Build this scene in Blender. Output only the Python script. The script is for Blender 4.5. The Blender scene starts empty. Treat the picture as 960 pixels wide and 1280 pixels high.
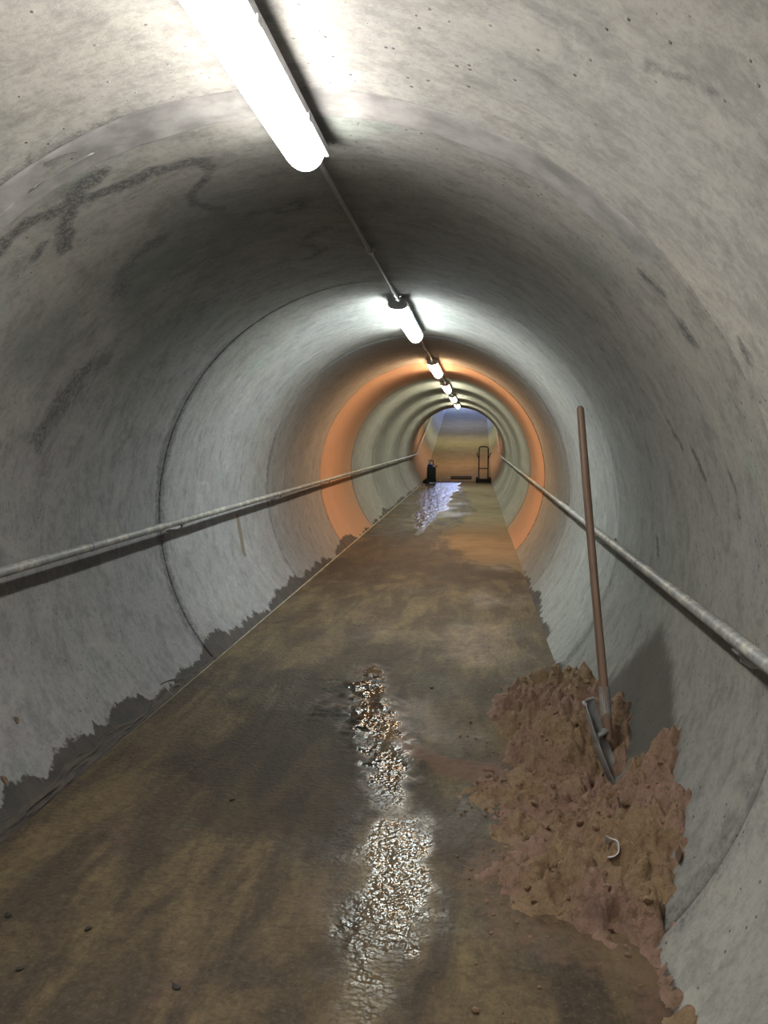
import bpy, bmesh, math, random
import numpy as np
from mathutils import Vector, Matrix

# ------------------------------------------------------------------ camera, world, exposure
scn = bpy.context.scene
COL = scn.collection
cam_d = bpy.data.cameras.new('camera')
cam_d.sensor_fit = 'HORIZONTAL'; cam_d.sensor_width = 36.0
cam_d.lens = 36.0 * 1000.0 / 960.0
cam_d.clip_start = 0.02; cam_d.clip_end = 300
cam = bpy.data.objects.new('camera', cam_d); COL.objects.link(cam)
cam.location = (0.625, 0.0, 1.55)
cam.rotation_euler = (math.pi / 2 - 0.0928, 0.0, 0.1145)
scn.camera = cam

world = bpy.data.worlds.new('world'); scn.world = world
world.use_nodes = True
bg = world.node_tree.nodes['Background']
bg.inputs['Color'].default_value = (0.42, 0.55, 1.0, 1)     # overcast daylight at the head of the far ramp
bg.inputs['Strength'].default_value = 6.5

vs = scn.view_settings
vs.view_transform = 'Standard'; vs.look = 'None'; vs.gamma = 1.0
vs.use_curve_mapping = False
vs.exposure = 0.92
cy = scn.cycles
cy.max_bounces = 5; cy.diffuse_bounces = 4; cy.glossy_bounces = 2; cy.transmission_bounces = 0; cy.transparent_max_bounces = 2
cy.caustics_reflective = False; cy.caustics_refractive = False; cy.sample_clamp_indirect = 6.0

# ------------------------------------------------------------------ place dimensions (metres)
ZC, R = 1.017, 1.5515            # pipe axis height above the floor, inner radius
FW = math.sqrt(R * R - ZC * ZC)  # half floor width
YK = 27.8                        # where the level bore turns up into the ramp
AL = math.radians(9.4)           # ramp slope
RL = 21.5                        # ramp length
JOINTS = [-9.0, -6.2, -3.35, -0.5, 2.40, 5.30, 8.17, 11.02, 13.85, 16.68, 19.50, 22.32, 25.14, YK]
rng = np.random.default_rng(7)

# ------------------------------------------------------------------ numpy noise
def vnoise(x, y, seed=0):
    x = np.asarray(x, float); y = np.asarray(y, float)
    xi = np.floor(x).astype(np.int64); yi = np.floor(y).astype(np.int64)
    fx = x - xi; fy = y - yi
    fx = fx * fx * fx * (fx * (fx * 6 - 15) + 10); fy = fy * fy * fy * (fy * (fy * 6 - 15) + 10)
    def h(a, b):
        n = (a * 374761393 + b * 668265263 + seed * 2147483647) & 0xFFFFFFFF
        n = ((n ^ (n >> 13)) * 1274126177) & 0xFFFFFFFF
        return ((n ^ (n >> 16)) & 0xFFFF) / 65535.0
    a = h(xi, yi); b = h(xi + 1, yi); c = h(xi, yi + 1); d = h(xi + 1, yi + 1)
    return (a * (1 - fx) + b * fx) * (1 - fy) + (c * (1 - fx) + d * fx) * fy
def fbm(x, y, seed=0, oct=4, gain=0.5):
    s = 0; a = 1; t = 0
    for i in range(oct):
        s = s + a * vnoise(x * 2 ** i + 17.3 * i, y * 2 ** i - 9.1 * i, seed + i); t += a; a *= gain
    return s / t
def sstep(a, b, x):
    t = np.clip((x - a) / (b - a), 0, 1); return t * t * (3 - 2 * t)
def seg_dist(px, py, pts):
    d = np.full(np.shape(px), 1e9)
    for (ax, ay), (bx, by) in zip(pts[:-1], pts[1:]):
        vx, vy = bx - ax, by - ay
        t = np.clip(((px - ax) * vx + (py - ay) * vy) / (vx * vx + vy * vy + 1e-12), 0, 1)
        d = np.minimum(d, np.hypot(px - ax - t * vx, py - ay - t * vy))
    return d
def poly_sd(px, py, pts):
    d = seg_dist(px, py, list(pts) + [pts[0]])
    ins = np.zeros(np.shape(px), bool); n = len(pts)
    for i in range(n):
        (ax, ay), (bx, by) = pts[i], pts[(i + 1) % n]
        if ay == by: continue
        c = ((ay > py) != (by > py)) & (px < (bx - ax) * (py - ay) / (by - ay) + ax)
        ins ^= c
    return np.where(ins, -d, d)

# ------------------------------------------------------------------ material helper
class MT:
    def __init__(s, name):
        s.m = bpy.data.materials.new(name); s.m.use_nodes = True
        s.t = s.m.node_tree; s.n = s.t.nodes; s.b = s.n['Principled BSDF']
        s.b.inputs['Roughness'].default_value = 0.8
    def new(s, ty, **kw):
        n = s.n.new(ty)
        for k, v in kw.items(): setattr(n, k, v)
        return n
    def put(s, sock, v):
        if isinstance(v, bpy.types.NodeSocket): s.t.links.new(v, sock)
        elif isinstance(v, tuple) and sock.type == 'RGBA' and len(v) == 3: sock.default_value = (*v, 1)
        else: sock.default_value = v
    def attr(s, name, out='Fac'):
        return s.new('ShaderNodeAttribute', attribute_name=name).outputs[out]
    def obj(s): return s.new('ShaderNodeTexCoord').outputs['Object']
    def scale(s, v, sc):
        n = s.new('ShaderNodeVectorMath', operation='MULTIPLY'); s.put(n.inputs[0], v); n.inputs[1].default_value = sc
        return n.outputs[0]
    def add3(s, v, w):
        n = s.new('ShaderNodeVectorMath', operation='ADD'); s.put(n.inputs[0], v); s.put(n.inputs[1], w); return n.outputs[0]
    def noise(s, v, scale=5, detail=4, rough=0.55, out='Fac', dist=0.0):
        n = s.new('ShaderNodeTexNoise'); s.put(n.inputs['Vector'], v)
        n.inputs['Scale'].default_value = scale; n.inputs['Detail'].default_value = detail
        n.inputs['Roughness'].default_value = rough; n.inputs['Distortion'].default_value = dist
        return n.outputs[out]
    def voro(s, v, scale=20, out='Distance', feat='F1'):
        n = s.new('ShaderNodeTexVoronoi', feature=feat); s.put(n.inputs['Vector'], v); n.inputs['Scale'].default_value = scale
        return n.outputs[out]
    def map(s, v, a, b, c=0.0, d=1.0, smooth=True):
        n = s.new('ShaderNodeMapRange', interpolation_type='SMOOTHSTEP' if smooth else 'LINEAR', clamp=True)
        s.put(n.inputs['Value'], v)
        for k, x in zip(('From Min', 'From Max', 'To Min', 'To Max'), (a, b, c, d)): n.inputs[k].default_value = x
        return n.outputs['Result']
    def math(s, op, a, b=0.0, c=None):
        n = s.new('ShaderNodeMath', operation=op); s.put(n.inputs[0], a); s.put(n.inputs[1], b)
        if c is not None: s.put(n.inputs[2], c)
        return n.outputs[0]
    def mix(s, f, a, b, mode='MIX'):
        n = s.new('ShaderNodeMix', data_type='RGBA', blend_type=mode)
        s.put(n.inputs['Factor'], f); s.put(n.inputs['A'], a); s.put(n.inputs['B'], b)
        return n.outputs['Result']
    def col(s, c): s.put(s.b.inputs['Base Color'], c)
    def rough(s, r): s.put(s.b.inputs['Roughness'], r)
    def bump(s, h, strength=0.3, dist=0.01, normal=None):
        n = s.new('ShaderNodeBump'); s.put(n.inputs['Height'], h)
        n.inputs['Strength'].default_value = strength; n.inputs['Distance'].default_value = dist
        if normal is not None: s.put(n.inputs['Normal'], normal)
        s.t.links.new(n.outputs[0], s.b.inputs['Normal']); return n.outputs[0]

def plain(name, c, r=0.6, metal=0.0, var=0.25, scale=18, bump=0.15):
    m = MT(name); o = m.obj(); n = m.noise(o, scale, 5)
    dark = tuple(x * (1 - var) for x in c); lite = tuple(min(1, x * (1 + var)) for x in c)
    m.col(m.mix(m.map(n, .3, .7), dark, lite)); m.rough(m.map(n, .2, .8, max(0.05, r - .1), min(1, r + .1)))
    m.b.inputs['Metallic'].default_value = metal
    if bump: m.bump(m.noise(o, scale * 5, 3), bump, .004)
    return m.m

# ------------------------------------------------------------------ materials
def mat_wall():
    m = MT('pipe_concrete')
    c = m.attr('cyl', 'Vector')
    big = m.noise(c, .55, 3, .5); mid = m.noise(m.add3(c, (7., 3., 1.)), 2.2, 5, .6); fine = m.noise(c, 30, 5, .8)
    col = m.mix(m.map(big, .35, .65), (.40, .385, .355), (.365, .365, .36))
    sp = m.new('ShaderNodeSeparateXYZ'); m.put(sp.inputs[0], c)
    # cooler, slightly lilac cast of the left-hand wall, warmer/greener right
    col = m.mix(m.map(sp.outputs[0], -3.0, -.8, .8, 0), col, (.355, .355, .385))
    col = m.mix(m.map(sp.outputs[0], 1.4, 2.8, 0, .6), col, (.355, .372, .345))
    green = m.noise(m.add3(c, (31., 5., 0.)), 1.1, 4, .6)
    col = m.mix(m.map(green, .57, .72, 0, .45), col, (.27, .36, .315))
    lil = m.noise(m.add3(c, (3., 51., 0.)), 1.4, 4, .6)
    col = m.mix(m.map(lil, .58, .74, 0, .4), col, (.36, .33, .40))
    pink = m.noise(m.add3(c, (3., -21., 0.)), 1.9, 4, .6)
    col = m.mix(m.map(pink, .60, .76, 0, .35), col, (.46, .36, .30))
    # smears running round the bore
    st = m.noise(m.scale(c, (.55, 9., 1.)), 1.6, 5, .65, dist=.6)
    col = m.mix(m.map(st, .54, .76, 0, .30), col, (.17, .165, .165))
    st2 = m.noise(m.scale(m.add3(c, (9., 2., 0.)), (1.6, 3.2, 1.)), 1.3, 5, .72, dist=.5)
    col = m.mix(m.map(st2, .55, .78, 0, .5), col, (.15, .15, .15))
    col = m.mix(m.map(mid, .35, .72, 0, .28), col, (.25, .245, .235))
    col = m.mix(m.map(fine, .42, .66, 0, .55), col, m.mix(.6, col, (.12, .12, .115)))
    mot = m.noise(m.scale(m.add3(c, (40., 8., 0.)), (1., 1.4, 1.)), 5.5, 6, .78, dist=.2)
    col = m.mix(m.map(mot, .44, .66, 0, .55), col, (.16, .16, .155))
    mot2 = m.noise(m.add3(c, (60., 18., 0.)), 3.0, 5, .72, dist=.8)
    col = m.mix(m.map(mot2, .52, .68, 0, .35), col, (.50, .485, .44))
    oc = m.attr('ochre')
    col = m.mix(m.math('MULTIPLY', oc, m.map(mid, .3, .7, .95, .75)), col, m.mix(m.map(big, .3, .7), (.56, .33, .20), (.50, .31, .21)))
    # hand drawn grime: scrubbed paint, scuffs, joint soot
    g = m.attr('grime'); br = m.noise(c, 16, 4, .75)
    gm = m.map(m.math('ADD', g, m.math('MULTIPLY', m.math('SUBTRACT', br, .5), 1.3)), .30, .95)
    gm = m.math('MULTIPLY', gm, m.map(g, .02, .2))
    gm = m.math('MULTIPLY', gm, m.map(m.noise(c, 55, 3, .8), .36, .58, .35, 1.0))
    col = m.mix(m.math('MULTIPLY', gm, .92), col, (.075, .075, .082))
    tl = m.attr('teal')
    col = m.mix(m.math('MULTIPLY', tl, m.map(mid, .3, .6, .35, .9)), col, (.13, .165, .16))
    rs = m.attr('rust')
    col = m.mix(m.map(m.math('ADD', rs, m.math('MULTIPLY', m.math('SUBTRACT', br, .5), .5)), .35, .7, 0, .8), col, (.16, .13, .085))
    # damp patch
    dp = m.attr('damp'); dn = m.noise(m.scale(c, (.8, 2., 1.)), 9, 4, .75)
    dm = m.map(m.math('ADD', dp, m.math('MULTIPLY', m.math('SUBTRACT', dn, .5), 1.1)), .30, .85)
    col = m.mix(m.math('MULTIPLY', dm, .85), col, (.070, .064, .054))
    # mud tide line above the floor
    mu = m.attr('mud'); mn = m.noise(c, 26, 3, .6)
    mm = m.map(m.math('ADD', mu, m.math('MULTIPLY', m.math('SUBTRACT', mn, .5), .42)), .45, .53)
    mc = m.mix(m.map(m.noise(c, 7, 4), .35, .65), (.032, .030, .029), (.065, .054, .046))
    col = m.mix(m.math('MULTIPLY', mm, .92), col, mc)
    # blow holes
    vd = m.voro(c, 24); vr = m.new('ShaderNodeTexVoronoi', feature='F1'); m.put(vr.inputs['Vector'], c); vr.inputs['Scale'].default_value = 24
    sx = m.new('ShaderNodeSeparateColor'); m.put(sx.inputs[0], vr.outputs['Color'])
    pitm = m.math('MULTIPLY', m.map(vd, .07, .15, 1, 0), m.map(sx.outputs[0], .5, .52))
    pitm = m.math('MULTIPLY', pitm, m.map(m.noise(m.add3(c, (77., 0., 0.)), .9, 3), .36, .56))
    col = m.mix(m.math('MULTIPLY', pitm, .75), col, (.07, .065, .055))
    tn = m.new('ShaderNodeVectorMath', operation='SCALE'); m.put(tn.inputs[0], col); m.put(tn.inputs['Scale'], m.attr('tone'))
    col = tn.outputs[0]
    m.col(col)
    m.rough(m.map(dm, 0, 1, .85, .6))
    h = m.math('ADD', m.math('MULTIPLY', fine, .35), m.math('MULTIPLY', mid, .9))
    h = m.math('SUBTRACT', h, m.math('MULTIPLY', pitm, .9))
    h = m.math('ADD', h, m.math('MULTIPLY', mm, m.math('MULTIPLY', mn, 1.2)))
    m.bump(h, .6, .008)
    return m.m

def mat_floor():
    m = MT('wet_muddy_concrete')
    o = m.obj()
    wet = m.attr('wet'); dry = m.attr('dry'); mud = m.attr('mud'); sandy = m.attr('sandy')
    lon = m.noise(m.scale(o, (3.0, .75, 1.)), 1.5, 6, .62, dist=.7)
    blot = m.noise(m.add3(o, (4., 9., 0.)), 1.7, 6, .65); fine = m.noise(o, 55, 5, .75)
    col = m.mix(m.map(lon, .38, .64), (.056, .041, .028), (.140, .102, .056))
    col = m.mix(m.map(blot, .47, .68, 0, .6), col, (.050, .039, .031))
    yel = m.noise(m.scale(m.add3(o, (14., 2., 0.)), (2., .8, 1.)), 1.4, 4, .6)
    col = m.mix(m.map(yel, .55, .74, 0, .6), col, (.215, .165, .080))
    pk = m.noise(m.add3(o, (1., 33., 0.)), 2.3, 4, .6)
    col = m.mix(m.map(pk, .56, .75, 0, .6), col, (.145, .092, .066))
    gr = m.noise(m.add3(o, (21., 3., 0.)), 1.2, 4, .6)
    col = m.mix(m.map(gr, .56, .72, 0, .55), col, (.078, .080, .062))
    dk = m.noise(m.scale(m.add3(o, (2., 60., 0.)), (5., .9, 1.)), 1.8, 5, .72, dist=1.0)
    col = m.mix(m.map(dk, .54, .74, 0, .7), col, (.030, .023, .017))
    gran = m.noise(o, 24, 5, .8)
    col = m.mix(m.map(gran, .40, .64, 0, .75), col, m.mix(.65, col, (.016, .012, .009)))
    col = m.mix(m.map(fine, .5, .68, 0, .5), col, m.mix(.5, col, (.22, .185, .12)))
    col = m.mix(1.0, col, (1.12, 1.12, 1.08), 'MULTIPLY')
    col = m.mix(m.math('MULTIPLY', dry, .85), col, m.mix(m.map(blot, .3, .7), (.20, .17, .12), (.28, .24, .17)))
    col = m.mix(m.math('MULTIPLY', mud, .8), col, (.040, .030, .020))
    col = m.mix(m.map(m.math('ADD', sandy, m.math('MULTIPLY', m.math('SUBTRACT', m.noise(o, 22, 5, .7), .5), .8)), .35, .7, 0, .9), col,
                m.mix(m.map(blot, .4, .6), (.150, .100, .058), (.165, .098, .070)))
    da = m.attr('soak'); sk = m.map(m.math('ADD', da, m.math('MULTIPLY', m.math('SUBTRACT', gran, .5), .8)), .25, .75, 0, .62)
    col = m.mix(sk, col, m.mix(.85, col, (.016, .012, .009)))
    m.col(col)
    wn = m.noise(o, 9, 5, .7)
    r = m.map(m.math('ADD', wet, m.math('MULTIPLY', m.math('SUBTRACT', wn, .5), .5)), .1, .95, .70, .09)
    r = m.math('ADD', r, m.math('MULTIPLY', dry, .22))
    r = m.math('ADD', r, m.math('MULTIPLY', sandy, .25))
    m.rough(r)
    wave = m.noise(o, 46, 1, .5); wave2 = m.noise(m.scale(o, (1., .7, 1.)), 13, 2, .5)
    pud = m.attr('puddle')
    h = m.math('ADD', m.math('MULTIPLY', m.math('SUBTRACT', wave, .5), .9), m.math('MULTIPLY', m.math('SUBTRACT', wave2, .5), 1.1))
    h = m.math('ADD', h, m.math('MULTIPLY', m.math('SUBTRACT', fine, .5), m.map(wet, .2, .7, .7, .05)))
    pw = m.noise(m.scale(o, (5., 1.6, 1.)), 1.6, 3, .6)
    h = m.math('ADD', h, m.math('MULTIPLY', m.math('MULTIPLY', pud, m.math('SUBTRACT', pw, .5)), 6.0))
    m.bump(h, 1.0, .0058)
    m.b.inputs['IOR'].default_value = 1.4
    return m.m

def mat_sand():
    m = MT('damp_sand')
    o = m.obj(); n1 = m.noise(o, 3.2, 4, .6); n2 = m.noise(o, 60, 5, .8); n3 = m.noise(m.add3(o, (5., 5., 5.)), 9, 5, .65)
    col = m.mix(m.map(n1, .42, .60), (.47, .325, .195), (.48, .305, .235))
    col = m.mix(m.map(n3, .5, .75, 0, .6), col, (.26, .17, .10))
    col = m.mix(m.map(n2, .35, .7, 0, .5), col, m.mix(.5, col, (.09, .055, .03)))
    pu = m.noise(m.add3(o, (15., 5., 2.)), 4.2, 3, .6)
    col = m.mix(m.map(pu, .60, .75, 0, .5), col, (.20, .125, .115))
    n5 = m.noise(m.add3(o, (8., 1., 2.)), 30, 7, .78)
    col = m.mix(m.map(n5, .48, .66, 0, .6), col, m.mix(.7, col, (.05, .032, .018)))
    m.col(col); m.rough(m.map(n3, .3, .7, .75, .95))
    n4 = m.noise(o, 24, 7, .75)
    m.bump(m.math('ADD', m.math('MULTIPLY', n2, .5), m.math('MULTIPLY', n4, 1.6)), 1.0, .020)
    return m.m

def mat_emit(name, c, s):
    m = MT(name); m.col((.9, .9, .9)); m.rough(.35)
    m.put(m.b.inputs['Emission Color'], (*c, 1)); m.b.inputs['Emission Strength'].default_value = s
    return m.m

def mat_rail():
    m = MT('weathered_rail_paint')
    o = m.obj(); n = m.noise(o, 9, 6, .7); n2 = m.noise(o, 45, 5, .75)
    col = m.mix(m.map(n, .46, .64), (.22, .23, .24), (.42, .41, .35))
    col = m.mix(m.map(n2, .48, .72, 0, .75), col, (.13, .135, .14))
    col = m.mix(m.map(m.noise(m.add3(o, (9., 0., 0.)), 3, 3), .62, .75, 0, .5), col, (.20, .24, .22))
    m.col(col); m.rough(m.map(n2, .3, .7, .38, .65)); m.bump(n2, .4, .003)
    return m.m

def mat_wood():
    m = MT('worn_shovel_wood')
    o = m.obj(); g = m.noise(m.scale(o, (60., 60., 2.5)), 1.0, 5, .65); b = m.noise(o, 5, 4)
    col = m.mix(m.map(g, .35, .65), (.165, .105, .075), (.25, .170, .125))
    col = m.mix(m.map(b, .5, .72, 0, .5), col, (.13, .085, .062))
    m.col(col); m.rough(.55); m.bump(g, .25, .002)
    return m.m

M_WALL = mat_wall(); M_FLOOR = mat_floor(); M_SAND = mat_sand(); M_RAIL = mat_rail(); M_WOOD = mat_wood()
M_GROUT = plain('dark_joint_grout', (.10, .098, .095), .9, var=.3)
M_MORTAR = plain('pale_joint_mortar', (.245, .240, .242), .8, var=.30, scale=9)
M_STEEL = plain('grey_shovel_steel', (.34, .345, .35), .45, .35, var=.3, scale=14)
M_GALV = plain('galvanised_metal', (.33, .33, .34), .45, .5, var=.2)
M_HOUS = plain('lamp_housing_grey', (.58, .58, .62), .5, var=.06)
M_PVC = plain('grey_conduit_plastic', (.20, .195, .20), .5, var=.15)
M_CHALK = plain('pale_sealant', (.36, .32, .25), .7, var=.35, scale=7)
M_BLACK = plain('black_tube_paint', (.012, .012, .013), .4, var=.3)
M_RUBBER = plain('black_rubber', (.015, .014, .014), .75, var=.3)
M_SLATE = plain('dark_slate_plastic', (.012, .015, .020), .5, var=.2)
M_BLUE = plain('deep_blue_plastic', (.012, .012, .11), .35, var=.2)
M_WHITE = plain('white_plastic', (.62, .62, .64), .4, var=.08)
M_DARKW = plain('dark_wet_wood', (.03, .022, .016), .7, var=.3)
M_LEAF = plain('dry_brown_leaf', (.10, .06, .04), .75, var=.3)
M_PEB = plain('dark_pebble', (.035, .03, .027), .6, var=.4)
M_RUST = plain('rusty_plug', (.13, .085, .06), .8, var=.4, scale=60)
M_SLOT = plain('black_grate_and_gap', (.014, .012, .011), .6, var=.3)
for _m in (M_BLACK, M_RUBBER, M_SLATE): _m.node_tree.nodes['Principled BSDF'].inputs['Specular IOR Level'].default_value = 0.2
M_SLOT.node_tree.nodes['Principled BSDF'].inputs['Specular IOR Level'].default_value = 0.0
M_MUD = plain('dark_clinging_mud', (.060, .048, .041), .75, var=.4, scale=14, bump=.5)

# ------------------------------------------------------------------ object helpers
def link(name, me, mat=None, parent=None, smooth=True):
    o = bpy.data.objects.new(name, me); COL.objects.link(o)
    if mat is not None and not me.materials: me.materials.append(mat)
    if smooth:
        me.polygons.foreach_set('use_smooth', np.ones(len(me.polygons), bool))
    if parent is not None: o.parent = parent
    return o
def tag(o, label=None, cat=None, group=None, kind=None):
    if label: o['label'] = label
    if cat: o['category'] = cat
    if group: o['group'] = group
    if kind: o['kind'] = kind
    return o
def empty(name, loc=(0, 0, 0), rz=0.0):
    o = bpy.data.objects.new(name, None); COL.objects.link(o); o.location = loc; o.rotation_euler = (0, 0, rz)
    o.empty_display_size = .1
    return o
def mesh_np(name, V, F):
    me = bpy.data.meshes.new(name)
    V = np.asarray(V, np.float32); F = np.asarray(F, np.int32)
    me.vertices.add(len(V)); me.vertices.foreach_set('co', V.ravel())
    k = F.shape[1]
    me.loops.add(F.size); me.loops.foreach_set('vertex_index', F.ravel())
    me.polygons.add(len(F)); me.polygons.foreach_set('loop_start', np.arange(0, F.size, k, dtype=np.int32))
    me.update(calc_edges=True); me.validate()
    return me
def fattr(me, name, v):
    a = me.attributes.new(name, 'FLOAT', 'POINT'); a.data.foreach_set('value', np.asarray(v, np.float32).ravel())
def vattr(me, name, v):
    a = me.attributes.new(name, 'FLOAT_VECTOR', 'POINT'); a.data.foreach_set('vector', np.asarray(v, np.float32).ravel())
def gridF(ni, nj, flip=False):
    i, j = np.meshgrid(np.arange(ni - 1), np.arange(nj - 1), indexing='ij')
    a = i * nj + j; f = np.stack([a, a + nj, a + nj + 1, a + 1], -1).reshape(-1, 4)
    return f[:, ::-1] if flip else f

class MB:
    """collects simple solids into one mesh"""
    def __init__(s): s.v = []; s.f = []
    def add(s, V, F):
        k = len(s.v); s.v += [tuple(map(float, p)) for p in V]; s.f += [tuple(i + k for i in f) for f in F]; return s
    def box(s, c, d, rot=None):
        V = [Vector((sx * d[0] / 2, sy * d[1] / 2, sz * d[2] / 2)) for sx in (-1, 1) for sy in (-1, 1) for sz in (-1, 1)]
        if rot is not None: V = [rot @ p for p in V]
        V = [p + Vector(c) for p in V]
        return s.add(V, [(0, 1, 3, 2), (4, 6, 7, 5), (0, 4, 5, 1), (2, 3, 7, 6), (0, 2, 6, 4), (1, 5, 7, 3)])
    def tube(s, pts, r, n=12, caps=True):
        pts = [Vector(p) for p in pts]; rr = r if isinstance(r, (list, tuple)) else [r] * len(pts)
        V = []; prev = None
        for i, p in enumerate(pts):
            t = (pts[min(i + 1, len(pts) - 1)] - pts[max(i - 1, 0)]).normalized()
            if prev is None:
                u = t.cross(Vector((0, 0, 1)));  u = u if u.length > .1 else t.cross(Vector((1, 0, 0)))
            else: u = prev - t * prev.dot(t)
            u.normalize(); prev = u; w = t.cross(u)
            for k in range(n):
                a = 2 * math.pi * k / n; V.append(p + (u * math.cos(a) + w * math.sin(a)) * rr[i])
        F = []
        for i in range(len(pts) - 1):
            for k in range(n):
                F.append((i * n + k, i * n + (k + 1) % n, (i + 1) * n + (k + 1) % n, (i + 1) * n + k))
        if caps:
            F.append(tuple(reversed(range(n)))); F.append(tuple(range((len(pts) - 1) * n, len(pts) * n)))
        return s.add(V, F)
    def sweep(s, prof, ys, scale=None):
        """closed x,z profile swept along y; scale[i] shrinks toward profile centre"""
        n = len(prof); V = []
        cx = sum(p[0] for p in prof) / n; cz = max(p[1] for p in prof)
        for i, y in enumerate(ys):
            k = 1 if scale is None else scale[i]
            V += [(cx + (p[0] - cx) * k, y, cz + (p[1] - cz) * k) for p in prof]
        F = []
        for i in range(len(ys) - 1):
            for k in range(n): F.append((i * n + k, i * n + (k + 1) % n, (i + 1) * n + (k + 1) % n, (i + 1) * n + k))
        F.append(tuple(range(n))); F.append(tuple(reversed(range((len(ys) - 1) * n, len(ys) * n))))
        return s.add(V, F)
    def mesh(s, name):
        me = bpy.data.meshes.new(name); me.from_pydata(s.v, [], s.f); me.validate()
        bm = bmesh.new(); bm.from_mesh(me); bmesh.ops.recalc_face_normals(bm, faces=bm.faces); bm.to_mesh(me); bm.free()
        return me
    def build(s, name, mat, parent=None, smooth=True, bevel=0.0):
        me = s.mesh(name)
        if bevel:
            bm = bmesh.new(); bm.from_mesh(me)
            bmesh.ops.bevel(bm, geom=[e for e in bm.edges if e.calc_length() > bevel * 2.5], offset=bevel, segments=2, affect='EDGES', profile=.6)
            bm.to_mesh(me); bm.free()
        o = link(name, me, mat, parent, smooth)
        if smooth:
            try: me.set_sharp_from_angle(angle=math.radians(38))
            except Exception: pass
        return o

# ------------------------------------------------------------------ the setting: concrete bore
def ramp_pt(s, n):       # distance up the ramp, height normal to its floor -> Y, Z
    return YK + s * math.cos(AL) - n * math.sin(AL), s * math.sin(AL) + n * math.cos(AL)

GR = [   # scrubbed drawings and scuffs on the lining: (angle from crown in degrees, y), half width, strength
 ([(-40.4,2.649),(-36.7,2.667),(-32.0,2.694),(-29.1,2.733),(-24.0,2.788),(-18.6,2.817),(-12.8,2.847)], .035, .95),
 ([(-12.8,2.847),(-12.9,2.949),(-15.8,3.025),(-18.5,3.062),(-19.1,3.170),(-17.0,3.328)], .032, .8),
 ([(-24.5,2.62),(-27.8,2.650),(-30.8,2.723),(-34.3,2.798),(-36.7,2.936)], .04, .95),
 ([(-38.1,2.831),(-40.4,2.857)], .028, .8),
 ([(-32.0,2.62),(-30.0,2.63),(-27.8,2.64)], .05, .5),
 ([(-15.2,2.58),(-12.9,2.60),(-11.3,2.649),(-9.7,2.733)], .045, .5),
 ([(-28.1,3.387),(-31.9,3.384),(-36.1,3.428),(-40.5,3.586)], .06, .75),
 ([(-32.7,3.792),(-28.1,3.833),(-23.2,3.900)], .06, .6),
 ([(-13.1,3.526),(-8.8,3.558),(-3.3,3.464),(-4.8,3.592),(-10.2,3.607)], .03, .7),
 ([(-4.2,3.957),(-9.7,4.088),(-8.3,4.403),(-11.0,4.455)], .045, .65),
 ([(37.6,1.644),(38.8,1.579),(40.5,1.560),(41.5,1.568)], .025, .55),
 ([(48.0,2.66),(50.5,2.63)], .025, .85),
 ([(46.8,3.179),(48.4,3.225)], .07, .6),
 ([(56.2,2.68),(58.0,2.67)], .04, .85),
 ([(59.5,2.279),(60.6,2.283),(61.9,2.282)], .02, .9),
 ([(67.4,3.503),(69.7,3.467),(71.1,3.423)], .022, .8),
 ([(72.7,3.264),(73.9,3.237),(75.4,3.205)], .024, .95),
 ([(74.5,2.855),(77.0,2.843),(79.7,2.855)], .016, .75),
 ([(89.6,4.195),(92.4,4.160)], .03, .95),
 ([(46.1,3.740),(48.8,3.492)], .06, .5),
 ([(-59.2,3.773),(-64.1,3.730),(-69.6,3.640)], .09, .8),
 ([(-53.5,3.905),(-56.6,3.786),(-60.7,3.811)], .07, .75),
 ([(-72,3.3),(-80,3.2),(-86,3.25)], .07, .6),
 ([(-48,4.6),(-60,4.5),(-74,4.6)], .16, .5),
 ([(-30,4.4),(-42,4.3)], .2, .5),
 ([(20,3.1),(26,3.4),(33,3.6)], .12, .42),
 ([(10,3.5),(22,3.9)], .14, .42),
 ([(52,4.0),(60,4.1),(66,4.0)], .10, .45),
]
DAMP = [(101.3,3.875),(105.4,3.523),(110.1,3.250),(114.7,3.031),(119,2.95),(124,3.1),(126,3.6),(125,4.4),(119.0,4.36),(116.1,4.258),(109.3,4.117)]
RAD = math.pi / 180

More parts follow.
